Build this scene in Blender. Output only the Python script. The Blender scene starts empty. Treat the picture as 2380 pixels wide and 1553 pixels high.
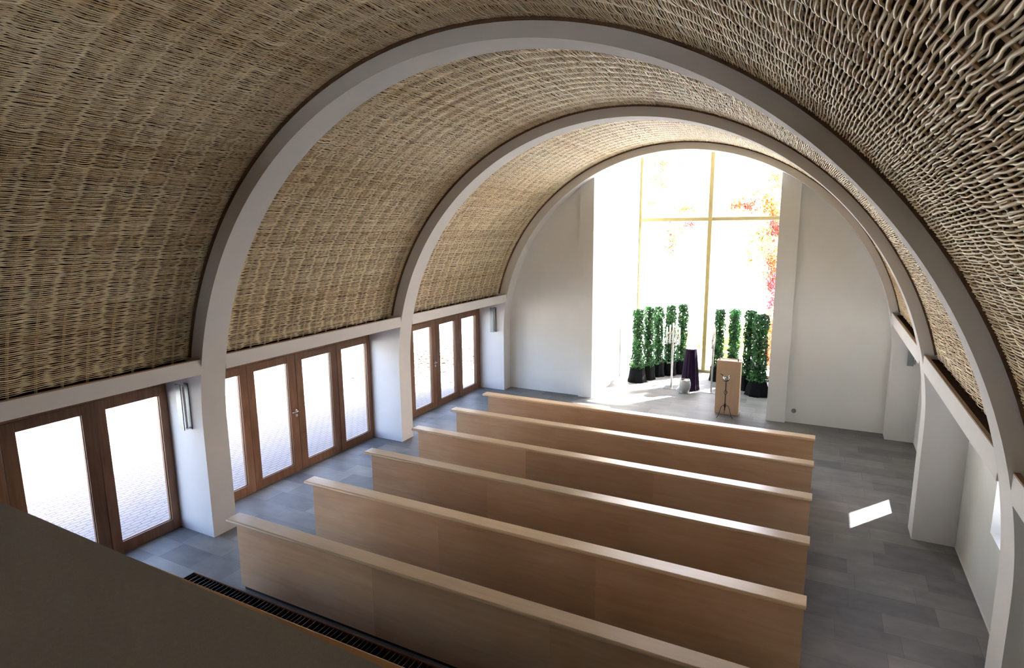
import bpy, math, random
import numpy as np
from mathutils import Vector, Matrix

random.seed(7)
rng = np.random.default_rng(11)
scene = bpy.context.scene
COL = scene.collection
PI = math.pi

# ------------------------------------------------------------------ measures (metres)
XL, XR = -7.431, 1.358            # inner faces of the piers
XD, XDR = -8.164, 1.861           # plane of the glazed doors / right wall
XC = (XL + XR) / 2
ARCH = [(5.05, 5.425), (9.377, 9.75), (13.827, 14.2)]   # near and far face of each arch
ZS, RI = 1.592, 4.3945            # springing and inner radius of the arches
VX, VA, VB, VZ = -3.075, 4.610, 4.610, 1.55  # wicker vault: centre, half width, height, centre height
BZ0, BZ1 = 2.402, 2.614           # beam
YE = 14.2                         # end wall
NX0, NX1, YW = -5.05, -0.90, 18.2  # niche and its window
SUN = Vector((-0.58, -0.81, -0.806)).normalized()

# ------------------------------------------------------------------ helpers
def tag(o, label=None, cat=None, group=None, kind=None):
    if label: o['label'] = label
    if cat: o['category'] = cat
    if group: o['group'] = group
    if kind: o['kind'] = kind
    return o

def empty(name, loc=(0, 0, 0), rz=0.0, parent=None):
    o = bpy.data.objects.new(name, None)
    o.empty_display_size = 0.1
    COL.objects.link(o)
    o.location = loc
    o.rotation_euler = (0, 0, rz)
    if parent: o.parent = parent
    return o

class MB:
    """collects shapes, then links them as one mesh object"""
    def __init__(self):
        self.v, self.f, self.m, self.s = [], [], [], []
        self.mat = 0
    def add(self, vs, fs, smooth=False):
        b = len(self.v)
        self.v += [tuple(p) for p in vs]
        self.f += [tuple(i + b for i in f) for f in fs]
        self.m += [self.mat] * len(fs)
        self.s += [smooth] * len(fs)
        return self
    def box(self, x0, x1, y0, y1, z0, z1):
        vs = [(x, y, z) for z in (z0, z1) for y in (y0, y1) for x in (x0, x1)]
        return self.add(vs, [(0, 2, 3, 1), (4, 5, 7, 6), (0, 1, 5, 4), (2, 6, 7, 3), (0, 4, 6, 2), (1, 3, 7, 5)])
    def prism(self, prof, axis, a, b):
        """closed profile extruded along an axis from a to b; profile in the other two axes"""
        n = len(prof)
        def P(q, t):
            if axis == 'x': return (t, q[0], q[1])
            if axis == 'y': return (q[0], t, q[1])
            return (q[0], q[1], t)
        vs = [P(q, a) for q in prof] + [P(q, b) for q in prof]
        fs = [(i, (i + 1) % n, n + (i + 1) % n, n + i) for i in range(n)]
        return self.add(vs, fs + [tuple(range(n))[::-1], tuple(range(n, 2 * n))])
    def lathe(self, prof, c=(0, 0, 0), n=32, fold=None, cap=True, smooth=True):
        vs, fs = [], []
        for k, (r, z) in enumerate(prof):
            for i in range(n):
                t = 2 * PI * i / n
                rr = r * (1 + (fold(t, k / max(1, len(prof) - 1)) if fold else 0))
                vs.append((c[0] + rr * math.cos(t), c[1] + rr * math.sin(t), c[2] + z))
        for k in range(len(prof) - 1):
            for i in range(n):
                j = (i + 1) % n
                fs.append((k * n + i, k * n + j, (k + 1) * n + j, (k + 1) * n + i))
        if cap:
            fs.append(tuple(range(n))[::-1])
            fs.append(tuple((len(prof) - 1) * n + i for i in range(n)))
        return self.add(vs, fs, smooth)
    def tube(self, pts, r, n=10, cap=True):
        pts = [Vector(p) for p in pts]
        rs = r if isinstance(r, (list, tuple)) else [r] * len(pts)
        vs, fs = [], []
        up = Vector((0, 0, 1))
        for k, p in enumerate(pts):
            d = (pts[min(k + 1, len(pts) - 1)] - pts[max(k - 1, 0)]).normalized()
            a = d.cross(up)
            if a.length < 1e-3: a = d.cross(Vector((0, 1, 0)))
            a.normalize(); b = d.cross(a)
            for i in range(n):
                t = 2 * PI * i / n
                vs.append(p + (a * math.cos(t) + b * math.sin(t)) * rs[k])
        for k in range(len(pts) - 1):
            for i in range(n):
                j = (i + 1) % n
                fs.append((k * n + i, k * n + j, (k + 1) * n + j, (k + 1) * n + i))
        if cap:
            fs.append(tuple(range(n))[::-1])
            fs.append(tuple((len(pts) - 1) * n + i for i in range(n)))
        return self.add(vs, fs, True)
    def mesh(self, name):
        me = bpy.data.meshes.new(name)
        me.from_pydata(self.v, [], self.f)
        me.polygons.foreach_set('use_smooth', self.s)
        me.update()
        return me
    def build(self, name, mat, parent=None, bevel=0.0, seg=2):
        me = self.mesh(name)
        for m in (mat if isinstance(mat, (list, tuple)) else [mat]): me.materials.append(m)
        if isinstance(mat, (list, tuple)): me.polygons.foreach_set('material_index', self.m)
        # consistent outward normals
        import bmesh
        bm = bmesh.new(); bm.from_mesh(me)
        bmesh.ops.recalc_face_normals(bm, faces=bm.faces)
        bm.to_mesh(me); bm.free()
        o = bpy.data.objects.new(name, me)
        COL.objects.link(o)
        if parent: o.parent = parent
        if bevel:
            b = o.modifiers.new('bevel', 'BEVEL')
            b.width = bevel; b.segments = seg; b.limit_method = 'ANGLE'; b.angle_limit = 0.7
            b.harden_normals = False
        return o

def copy_tree(o, parent=None):
    c = o.copy()
    COL.objects.link(c)
    if parent: c.parent = parent
    for ch in list(o.children): copy_tree(ch, c)
    return c

# ------------------------------------------------------------------ materials
def new_mat(name):
    m = bpy.data.materials.new(name)
    m.use_nodes = True
    nt = m.node_tree
    return m, nt, nt.nodes['Principled BSDF'], nt.nodes['Material Output']

def node(nt, typ, **kw):
    n = nt.nodes.new(typ)
    for k, v in kw.items():
        if k.startswith('i_'):
            key = k[2:]
            key = int(key) if key.isdigit() else key.replace('_', ' ')
            n.inputs[key].default_value = v
        else:
            setattr(n, k, v)
    return n

def coords(nt, scale=(1, 1, 1), rand=False):
    tc = node(nt, 'ShaderNodeTexCoord')
    mp = node(nt, 'ShaderNodeMapping')
    mp.inputs['Scale'].default_value = scale
    nt.links.new(tc.outputs['Object'], mp.inputs['Vector'])
    if rand:
        oi = node(nt, 'ShaderNodeObjectInfo')
        mu = node(nt, 'ShaderNodeMath', operation='MULTIPLY', i_1=37.0)
        nt.links.new(oi.outputs['Random'], mu.inputs[0])
        nt.links.new(mu.outputs[0], mp.inputs['Location'])
    return mp.outputs['Vector']

def ramp(nt, fac, stops):
    r = node(nt, 'ShaderNodeValToRGB')
    els = r.color_ramp.elements
    while len(els) < len(stops): els.new(0.5)
    for e, (p, c) in zip(els, stops):
        e.position = p; e.color = (*c, 1)
    nt.links.new(fac, r.inputs['Fac'])
    return r.outputs['Color']

def bump(nt, bsdf, h, strength=0.2, dist=0.01):
    b = node(nt, 'ShaderNodeBump')
    b.inputs['Strength'].default_value = strength
    b.inputs['Distance'].default_value = dist
    nt.links.new(h, b.inputs['Height'])
    nt.links.new(b.outputs['Normal'], bsdf.inputs['Normal'])

def plain(name, col, rough=0.6, metal=0.0, spec=0.5, var=0.0, vscale=6.0, bmp=0.0, bscale=60.0):
    m, nt, b, _ = new_mat(name)
    b.inputs['Base Color'].default_value = (*col, 1)
    b.inputs['Roughness'].default_value = rough
    b.inputs['Metallic'].default_value = metal
    b.inputs['Specular IOR Level'].default_value = spec
    if var:
        n = node(nt, 'ShaderNodeTexNoise'); n.inputs['Scale'].default_value = vscale
        n.inputs['Detail'].default_value = 6
        nt.links.new(coords(nt), n.inputs['Vector'])
        lo = tuple(c * (1 - var) for c in col); hi = tuple(min(1, c * (1 + var)) for c in col)
        nt.links.new(ramp(nt, n.outputs['Fac'], [(0.3, lo), (0.7, hi)]), b.inputs['Base Color'])
    if bmp:
        n2 = node(nt, 'ShaderNodeTexNoise'); n2.inputs['Scale'].default_value = bscale
        n2.inputs['Detail'].default_value = 4
        nt.links.new(coords(nt), n2.inputs['Vector'])
        bump(nt, b, n2.outputs['Fac'], bmp, 0.004)
    return m

def wood(name, lo, mid, hi, axis='x', rough=0.35, scale=1.0, spec=0.5, coat=0.0):
    m, nt, b, _ = new_mat(name)
    sc = {'x': (0.7, 9, 9), 'y': (9, 0.7, 9), 'z': (9, 9, 0.7)}[axis]
    v = coords(nt, tuple(s * scale for s in sc), rand=True)
    n = node(nt, 'ShaderNodeTexNoise'); n.inputs['Scale'].default_value = 1.6
    n.inputs['Detail'].default_value = 8; n.inputs['Roughness'].default_value = 0.62
    n.inputs['Distortion'].default_value = 0.8
    nt.links.new(v, n.inputs['Vector'])
    n2 = node(nt, 'ShaderNodeTexNoise'); n2.inputs['Scale'].default_value = 0.9
    n2.inputs['Detail'].default_value = 3
    nt.links.new(coords(nt, (1.1, 1.6, 1.6), rand=True), n2.inputs['Vector'])
    mx = node(nt, 'ShaderNodeMath', operation='MULTIPLY_ADD', i_1=0.45)
    nt.links.new(n2.outputs['Fac'], mx.inputs[0])
    sc2 = node(nt, 'ShaderNodeMath', operation='MULTIPLY', i_1=0.55)
    nt.links.new(n.outputs['Fac'], sc2.inputs[0])
    nt.links.new(sc2.outputs[0], mx.inputs[2])
    c = ramp(nt, mx.outputs[0], [(0.30, lo), (0.5, mid), (0.68, hi)])
    # whole board tone
    oi = node(nt, 'ShaderNodeObjectInfo')
    mr = node(nt, 'ShaderNodeMapRange'); mr.inputs['To Min'].default_value = 0.80; mr.inputs['To Max'].default_value = 1.14
    nt.links.new(oi.outputs['Random'], mr.inputs['Value'])
    hs = node(nt, 'ShaderNodeHueSaturation')
    nt.links.new(mr.outputs[0], hs.inputs['Value']); nt.links.new(c, hs.inputs['Color'])
    nt.links.new(hs.outputs['Color'], b.inputs['Base Color'])
    b.inputs['Roughness'].default_value = rough
    b.inputs['Specular IOR Level'].default_value = spec
    b.inputs['Coat Weight'].default_value = coat
    b.inputs['Coat Roughness'].default_value = 0.28
    bump(nt, b, n.outputs['Fac'], 0.05, 0.003)
    return m

M = {}
M['plaster'] = plain('white_plaster', (0.765, 0.795, 0.79), 0.85, spec=0.2, var=0.02, vscale=2.5, bmp=0.08, bscale=120)
M['arch'] = plain('arch_paint', (0.70, 0.70, 0.71), 0.8, spec=0.2, var=0.02, vscale=3, bmp=0.05, bscale=150)
M['parapet'] = plain('grey_coping', (0.32, 0.335, 0.315), 0.9, spec=0.12, var=0.05, vscale=140, bmp=0.25, bscale=420)
M['pew'] = wood('maple', (0.49, 0.30, 0.165), (0.61, 0.405, 0.245), (0.69, 0.495, 0.325), 'x', 0.40, 1.0, 0.5, 0.7)
M['pew_top'] = wood('maple_rail', (0.60, 0.43, 0.26), (0.70, 0.53, 0.345), (0.78, 0.61, 0.42), 'x', 0.28, 1.0, 0.5, 0.5)
M['lectern'] = wood('beech', (0.58, 0.40, 0.25), (0.66, 0.47, 0.31), (0.72, 0.54, 0.37), 'z', 0.4, 1.0)
M['door'] = wood('brown_larch', (0.15, 0.068, 0.034), (0.235, 0.115, 0.060), (0.32, 0.170, 0.095), 'z', 0.45, 1.3, 0.4)
M['lath'] = wood('brown_lath', (0.10, 0.055, 0.03), (0.16, 0.09, 0.05), (0.21, 0.125, 0.075), 'y', 0.6, 1.0, 0.3)
M['ledge'] = wood('oak_ledge', (0.20, 0.12, 0.07), (0.28, 0.18, 0.11), (0.34, 0.23, 0.15), 'y', 0.5, 1.0, 0.3)
M['cap'] = wood('cap_wood', (0.36, 0.22, 0.12), (0.48, 0.31, 0.18), (0.58, 0.40, 0.25), 'x', 0.5, 1.0, 0.3)
M['lining'] = plain('dark_gap_brown', (0.055, 0.033, 0.02), 0.9, spec=0.1)  # dark tone stands for the shade in the gap behind the beams
M['backing'] = plain('dark_backing', (0.030, 0.017, 0.010), 0.95, spec=0.1)
M['roof'] = plain('roof_sheet', (0.3, 0.3, 0.31), 0.6)
M['brass'] = plain('gold_frame', (0.34, 0.265, 0.115), 0.42, metal=0.55, var=0.08, vscale=4)
M['steel'] = plain('brushed_steel', (0.62, 0.62, 0.62), 0.28, metal=1.0)
M['alu'] = plain('aluminium', (0.17, 0.19, 0.195), 0.5, metal=0.85)
M['iron'] = plain('black_iron', (0.018, 0.016, 0.015), 0.5, metal=0.4)
M['black'] = plain('black_plastic', (0.012, 0.012, 0.012), 0.4)
M['velvet'] = plain('black_cloth', (0.007, 0.0075, 0.009), 0.9, spec=0.08, var=0.3, vscale=20)
M['purple'] = plain('purple_cloth', (0.010, 0.003, 0.017), 0.7, spec=0.12, var=0.3, vscale=8)
M['purple_top_lit'] = plain('lit_purple_top', (0.42, 0.33, 0.42), 0.5)  # pedestal top coloured pale for the light it catches
M['urn'] = plain('pale_ceramic', (0.27, 0.28, 0.29), 0.45)
M['earth'] = plain('dark_earth', (0.028, 0.011, 0.007), 0.95, var=0.5, vscale=60)
M['candle'] = plain('white_wax', (0.82, 0.80, 0.74), 0.5)
M['tube'] = plain('tube_glass_white', (0.85, 0.85, 0.86), 0.25)
M['socket'] = plain('grey_socket', (0.27, 0.27, 0.28), 0.5)
M['bark'] = plain('bark', (0.13, 0.10, 0.08), 0.9, var=0.3, vscale=14)
M['white_door'] = plain('white_lacquer', (0.82, 0.82, 0.82), 0.45)
M['slat'] = plain('dark_slat', (0.020, 0.013, 0.014), 0.35)
M['rim'] = plain('copper_brown_rim', (0.17, 0.065, 0.035), 0.45)
M['ground'] = plain('pale_ground', (0.60, 0.585, 0.56), 0.9, var=0.06, vscale=1.5)
M['joint'] = plain('sand_joint', (0.165, 0.150, 0.140), 0.95)
M['paver'] = plain('grey_paver', (0.195, 0.178, 0.166), 0.85, var=0.06, vscale=3)

def glass_mat(name='window_glass', tint=(0.94, 0.96, 0.95)):
    m, nt, b, out = new_mat(name)
    nt.nodes.remove(b)
    tr = node(nt, 'ShaderNodeBsdfTransparent'); tr.inputs['Color'].default_value = (*tint, 1)
    gl = node(nt, 'ShaderNodeBsdfGlossy'); gl.inputs['Roughness'].default_value = 0.02
    fr = node(nt, 'ShaderNodeFresnel'); fr.inputs['IOR'].default_value = 1.45
    mx = node(nt, 'ShaderNodeMixShader')
    # reflect at the outer faces only
    ge = node(nt, 'ShaderNodeNewGeometry')
    iv = node(nt, 'ShaderNodeMath', operation='SUBTRACT', i_0=1.0)
    nt.links.new(ge.outputs['Backfacing'], iv.inputs[1])
    mu = node(nt, 'ShaderNodeMath', operation='MULTIPLY')
    nt.links.new(fr.outputs[0], mu.inputs[0]); nt.links.new(iv.outputs[0], mu.inputs[1])
    nt.links.new(mu.outputs[0], mx.inputs[0]); nt.links.new(tr.outputs[0], mx.inputs[1]); nt.links.new(gl.outputs[0], mx.inputs[2])
    nt.links.new(mx.outputs[0], out.inputs['Surface'])
    return m
M['glass'] = glass_mat()
M['tinted'] = glass_mat('tinted_glass', (0.60, 0.61, 0.62))  # tint added to cut daylight through the unseen right window panes

def bowl_mat():
    m, nt, b, out = new_mat('clear_bowl')
    b.inputs['Base Color'].default_value = (0.95, 0.97, 0.97, 1)
    b.inputs['Transmission Weight'].default_value = 1.0
    b.inputs['Roughness'].default_value = 0.03
    b.inputs['IOR'].default_value = 1.45
    return m
M['bowl'] = bowl_mat()

def leaf_mat(name, stops, trans=0.45, rough=0.45):
    """leaves: colour differs from leaf to leaf"""
    m, nt, b, out = new_mat(name)
    at = node(nt, 'ShaderNodeAttribute'); at.attribute_name = 'tone'
    c = ramp(nt, at.outputs['Fac'], stops)
    nt.links.new(c, b.inputs['Base Color'])
    b.inputs['Roughness'].default_value = rough
    tl = node(nt, 'ShaderNodeBsdfTranslucent')
    nt.links.new(c, tl.inputs['Color'])
    mx = node(nt, 'ShaderNodeMixShader'); mx.inputs[0].default_value = trans
    nt.links.new(b.outputs[0], mx.inputs[1]); nt.links.new(tl.outputs[0], mx.inputs[2])
    nt.links.new(mx.outputs[0], out.inputs['Surface'])
    return m
M['ivy'] = leaf_mat('ivy_leaf', [(0.0, (0.012, 0.05, 0.016)), (0.45, (0.03, 0.125, 0.035)), (0.8, (0.08, 0.25, 0.06)), (1.0, (0.20, 0.42, 0.13))], 0.4, 0.38)
M['maple'] = leaf_mat('autumn_leaf', [(0.0, (0.29, 0.04, 0.07)), (0.35, (0.33, 0.07, 0.028)), (0.6, (0.36, 0.155, 0.024)), (0.8, (0.29, 0.23, 0.06)), (1.0, (0.20, 0.22, 0.14))], 0.40, 0.5)
M['shrub'] = leaf_mat('shrub_leaf', [(0.0, (0.30, 0.36, 0.10)), (0.5, (0.48, 0.48, 0.14)), (1.0, (0.60, 0.42, 0.10))], 0.5, 0.5)
M['litter'] = leaf_mat('fallen_leaf', [(0.0, (0.45, 0.30, 0.18)), (0.5, (0.60, 0.45, 0.30)), (1.0, (0.70, 0.62, 0.50))], 0.1, 0.7)

def wicker_mat(name, stops):
    m, nt, b, out = new_mat(name)
    at = node(nt, 'ShaderNodeAttribute'); at.attribute_name = 'tone'
    n = node(nt, 'ShaderNodeTexNoise'); n.inputs['Scale'].default_value = 1.0; n.inputs['Detail'].default_value = 5
    nt.links.new(coords(nt, (14, 3, 14)), n.inputs['Vector'])
    ma = node(nt, 'ShaderNodeMath', operation='MULTIPLY_ADD', i_1=0.5)
    nt.links.new(n.outputs['Fac'], ma.inputs[0])
    sc = node(nt, 'ShaderNodeMath', operation='MULTIPLY_ADD', i_1=0.8, i_2=-0.15)
    nt.links.new(at.outputs['Fac'], sc.inputs[0])
    nt.links.new(sc.outputs[0], ma.inputs[2])
    nt.links.new(ramp(nt, ma.outputs[0], stops), b.inputs['Base Color'])
    b.inputs['Roughness'].default_value = 0.5
    b.inputs['Specular IOR Level'].default_value = 0.35
    return m
M['willow'] = wicker_mat('peeled_willow', [(0.0, (0.53, 0.37, 0.195)), (0.35, (0.77, 0.625, 0.405)), (0.65, (0.88, 0.775, 0.565)), (1.0, (0.92, 0.865, 0.71))])
M['stake'] = wicker_mat('willow_stake', [(0.0, (0.42, 0.25, 0.12)), (0.5, (0.58, 0.40, 0.22)), (1.0, (0.70, 0.54, 0.35))])

def floor_mat():
    m, nt, b, out = new_mat('slate_tiles')
    v = coords(nt)
    br = node(nt, 'ShaderNodeTexBrick')
    br.offset = 0.37; br.offset_frequency = 2; br.squash = 0.72; br.squash_frequency = 3
    br.inputs['Color1'].default_value = (0.0, 0.0, 0.0, 1); br.inputs['Color2'].default_value = (1, 1, 1, 1)
    br.inputs['Mortar'].default_value = (0.35, 0.35, 0.35, 1)
    br.inputs['Scale'].default_value = 1.0
    br.inputs['Mortar Size'].default_value = 0.0024; br.inputs['Mortar Smooth'].default_value = 0.1
    br.inputs['Bias'].default_value = 0.0
    br.inputs['Brick Width'].default_value = 0.86; br.inputs['Row Height'].default_value = 0.365
    nt.links.new(v, br.inputs['Vector'])
    n = node(nt, 'ShaderNodeTexNoise'); n.inputs['Scale'].default_value = 2.2; n.inputs['Detail'].default_value = 9; n.inputs['Roughness'].default_value = 0.65
    nt.links.new(coords(nt, (1.0, 1.8, 1)), n.inputs['Vector'])
    ma = node(nt, 'ShaderNodeMath', operation='MULTIPLY_ADD', i_1=0.27)
    nt.links.new(br.outputs['Color'], ma.inputs[0])
    sc = node(nt, 'ShaderNodeMath', operation='MULTIPLY', i_1=0.6)
    nt.links.new(n.outputs['Fac'], sc.inputs[0]); nt.links.new(sc.outputs[0], ma.inputs[2])
    c = ramp(nt, ma.outputs[0], [(0.18, (0.095, 0.097, 0.102)), (0.36, (0.145, 0.148, 0.151)), (0.52, (0.190, 0.192, 0.188)), (0.72, (0.26, 0.258, 0.242))])
    mix = node(nt, 'ShaderNodeMix', data_type='RGBA')
    nt.links.new(br.outputs['Fac'], mix.inputs['Factor'])
    nt.links.new(c, mix.inputs[6]); mix.inputs[7].default_value = (0.115, 0.115, 0.112, 1)
    nt.links.new(mix.outputs[2], b.inputs['Base Color'])
    b.inputs['Roughness'].default_value = 0.55
    b.inputs['Specular IOR Level'].default_value = 0.22
    bump(nt, b, n.outputs['Fac'], 0.12, 0.01)
    return m
M['floor'] = floor_mat()

# ------------------------------------------------------------------ floor, walls, outside ground
m = MB(); m.box(-8.25, 2.0, -3.2, YW + 0.05, -0.2, 0.0)
tag(m.build('floor', M['floor']), 'grey slate tile floor laid in long rows across the chapel', 'floor', kind='structure')

# left wall: lintel over the doors, right wall with deep windows, end wall with pilasters, niche walls
m = MB()
m.box(-8.45, -7.9, -3.2, YE, BZ0 + 0.002, 3.1)
m.box(-8.45, XD, -3.2, 1.1, 0, BZ0)
tag(m.build('wall_left', M['plaster']), 'white wall strip above the brown glazed doors', 'wall', kind='structure')

WIN = [(6.66, 7.905), (11.09, 12.34)]     # right windows: near and far jamb
m = MB()
ys = [-3.2] + [y for w in WIN for y in w] + [YE + 0.1]
for i in range(0, len(ys), 2):
    m.box(XDR, 2.25, ys[i], ys[i + 1], 0, BZ0 + 0.3)
for w in WIN:
    m.box(XDR, 2.25, w[0], w[1], 0, 0.93); m.box(XDR, 2.25, w[0], w[1], 2.30, BZ0 + 0.3)
tag(m.build('wall_right', M['plaster']), 'white side wall with deep window recesses beside the aisle', 'wall', kind='structure')

m = MB()
m.box(-8.45, NX0, YE, YE + 0.25, 0, 7.2)
m.box(NX1, 2.25, YE, YE + 0.25, 0, 7.2)
m.box(NX0, NX1, YE, YE + 0.25, 6.42, 7.2)
m.box(-5.41, NX0, 14.105, YE + 0.02, 0, 5.9)
m.box(NX1, -0.515, 14.105, YE + 0.02, 0, 5.9)
tag(m.build('wall_end', M['plaster']), 'white end wall with two flat pilasters beside the tall window niche', 'wall', kind='structure')

m = MB()
m.box(NX0 - 0.25, NX0, YE + 0.24, 15.67, 0, 7.0)
m.box(NX0 - 0.25, NX0, 15.67, 16.66, 2.12, 7.0)
m.box(NX0 - 0.25, NX0, 16.66, YW + 0.1, 0, 7.0)
tag(m.build('wall_niche_left', M['plaster']), 'sunlit white niche wall with a white door', 'wall', kind='structure')
m = MB(); m.box(NX1, NX1 + 0.25, YE + 0.24, YW + 0.1, 0, 7.0)
tag(m.build('wall_niche_right', M['plaster']), 'white niche wall hidden behind the pilaster at the lectern side', 'wall', kind='structure')
m = MB(); m.box(NX0 - 0.3, NX1 + 0.3, YE, YW + 0.15, 6.9, 7.2)
tag(m.build('ceiling_niche', M['plaster']), 'white niche ceiling above the tall window', 'ceiling', kind='structure')
m = MB()
m.box(-8.45, 2.25, -3.3, -3.1, 0, 3.9); m.box(-8.45, 2.25, -3.3, -3.1, 4.9, 7)
m.box(-8.45, -4.1, -3.3, -3.1, 3.9, 4.9); m.box(-1.8, 2.25, -3.3, -3.1, 3.9, 4.9)
tag(m.build('wall_back', M['lath']), 'brown wooden wall behind the gallery', 'wall', kind='structure')

# thin pale skirting line on the right
m = MB()
for y0, y1 in ((1.1, 5.05), (5.43, 9.37), (9.755, 13.82)):
    m.box(XDR - 0.010, XDR - 0.0005, y0, y1, 0.0, 0.022)
tag(m.build('baseboard_right', M['white_door']), 'thin pale skirting line along the aisle wall', 'skirting', kind='structure')

# ------------------------------------------------------------------ arches with their piers
def arch(near, far, label):
    m = MB()
    # inner line: straight up the pier, round the arch, down again; outer line: back of the pier, then the vault
    n = 112
    ta = math.asin((BZ0 - ZS) / RI)
    inner = [(XL, 0.0), (XL, ZS)]
    inner += [(XC - RI * math.cos(ta * k / 10), ZS + RI * math.sin(ta * k / 10)) for k in range(1, 11)]
    outer = [(-8.3, z) for _, z in inner]
    for k in range(n + 1):
        t = PI - ta - (PI - 2 * ta) * k / n
        inner.append((XC + RI * math.cos(t), ZS + RI * math.sin(t)))
        t2 = PI - 0.182 - (PI - 0.364) * k / n
        outer.append((VX + (VA + 0.10) * math.cos(t2), VZ + (VB + 0.10) * math.sin(t2)))
    tail = [(XC + RI * math.cos(ta * k / 10), ZS + RI * math.sin(ta * k / 10)) for k in range(10, 0, -1)] + [(XR, ZS), (XR, 0.0)]
    outer += [(XDR + 0.05, z) for _, z in tail]
    inner += tail
    vs, fs = [], []
    N = len(inner)
    for i in range(N):
        for q, y in ((inner[i], near), (inner[i], far), (outer[i], far), (outer[i], near)):
            vs.append((q[0], y, q[1]))
    for i in range(N - 1):
        a, b = 4 * i, 4 * i + 4
        for k in range(4):
            l = (k + 1) % 4
            fs.append((a + k, b + k, b + l, a + l))
    fs += [(0, 1, 2, 3), (4 * N - 1, 4 * N - 2, 4 * N - 3, 4 * N - 4)]
    m.add(vs, fs, False)
    o = m.build('arch_beam', M['arch'])
    # smooth the curved soffit only
    me = o.data
    sm = [abs(p.normal.y) < 0.1 and p.center.z > ZS - 0.01 and p.area < 0.2 for p in me.polygons]
    me.polygons.foreach_set('use_smooth', sm)
    me.set_sharp_from_angle(angle=0.6)
    return tag(o, label, 'arch', 'white arches spanning the nave', 'structure')
arch(*ARCH[0], 'largest white arch with piers, spanning the rear pews')
arch(*ARCH[1], 'middle white arch with piers, beyond the largest arch')
arch(*ARCH[2], 'smallest white arch framing the end wall and tall window')

# ------------------------------------------------------------------ beams at the foot of the vault
bays = [(1.05, 5.05), (5.425, 9.377), (9.75, 13.827)]
blab = ['under the nearest wicker vault', 'between the largest and the middle arch', 'between the middle and the smallest arch']
for (y0, y1), lb in zip(bays, blab):
    for side in (0, 1):
        m = MB()
        if side == 0: m.box(-7.376, -7.338, y0, y1, BZ0, BZ1 - 0.012); m.box(-8.3, -7.3765, y0, y1, BZ0, 2.545)
        else: m.box(1.268, 1.306, y0, y1, BZ0, BZ1 - 0.012); m.box(1.3065, 2.2, y0, y1, BZ0, 2.545)
        e = m.build('wall_beam', M['arch'])
        tag(e, ('white beam above the brown doors ' if side == 0 else 'white beam above the aisle wall ') + lb, 'beam', 'white beams below the wicker', 'structure')
        m = MB()
        if side == 0: m.box(-7.376, -7.340, y0, y1, BZ1 - 0.012, BZ1)
        else: m.box(1.270, 1.306, y0, y1, BZ1 - 0.012, BZ1)
        tag(m.build('ledge_board', M['ledge'], e), 'brown wooden board on top of the beam')
        m = MB()
        if side == 0: m.box(-7.70, -7.378, y0, y1, 2.5452, 2.556)
        else: m.box(1.308, 1.60, y0, y1, 2.5452, 2.556)
        tag(m.build('gap_dark_strip', M['lining'], e), 'dark brown strip coloured to darken the gap behind the beam')

# ------------------------------------------------------------------ wicker vault
def vault_pt(t, off):
    return VX + (VA + off) * np.cos(t), VZ + (VB + off) * np.sin(t)

def smooth_noise(n, step, r):
    k = max(2, int(n / step) + 3)
    c = r.standard_normal(k)
    x = np.linspace(0, k - 1.001, n)
    i = x.astype(int); f = x - i; f = f * f * (3 - 2 * f)
    return c[i] * (1 - f) + c[np.minimum(i + 1, k - 1)] * f

def tubes_mesh(name, cx, cy, cz, rad, tone, sides, frame_n):
    """cx.. arrays (rods, rings); frame_n = (nx, nz) unit normals (rods,rings): tubes running along y (or along the arc)"""
    R, N = cx.shape
    P = np.stack([cx, cy, cz], -1)
    T = np.gradient(P, axis=1); T /= np.linalg.norm(T, axis=-1, keepdims=True)
    A = frame_n - (frame_n * T).sum(-1, keepdims=True) * T
    A /= np.linalg.norm(A, axis=-1, keepdims=True)
    B = np.cross(T, A)
    ang = np.arange(sides) * 2 * PI / sides
    V = P[:, :, None, :] + rad[:, :, None, None] * (A[:, :, None, :] * np.cos(ang)[None, None, :, None] + B[:, :, None, :] * np.sin(ang)[None, None, :, None])
    verts = V.reshape(-1, 3).astype(np.float32)
    idx = np.arange(R * N * sides).reshape(R, N, sides)
    a = idx[:, :-1, :]; b = idx[:, 1:, :]
    q = np.stack([a, np.roll(a, -1, 2), np.roll(b, -1, 2), b], -1).reshape(-1, 4)
    me = bpy.data.meshes.new(name)
    nf = len(q)
    me.vertices.add(len(verts)); me.vertices.foreach_set('co', verts.ravel())
    me.loops.add(nf * 4); me.loops.foreach_set('vertex_index', q.ravel().astype(np.int32))
    me.polygons.add(nf)
    me.polygons.foreach_set('loop_start', np.arange(0, nf * 4, 4, dtype=np.int32))
    me.polygons.foreach_set('use_smooth', np.ones(nf, dtype=bool))
    me.update(calc_edges=True)
    at = me.attributes.new('tone', 'FLOAT', 'POINT')
    at.data.foreach_set('value', np.repeat(tone.ravel(), sides).astype(np.float32))
    me.validate()
    return me

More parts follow.
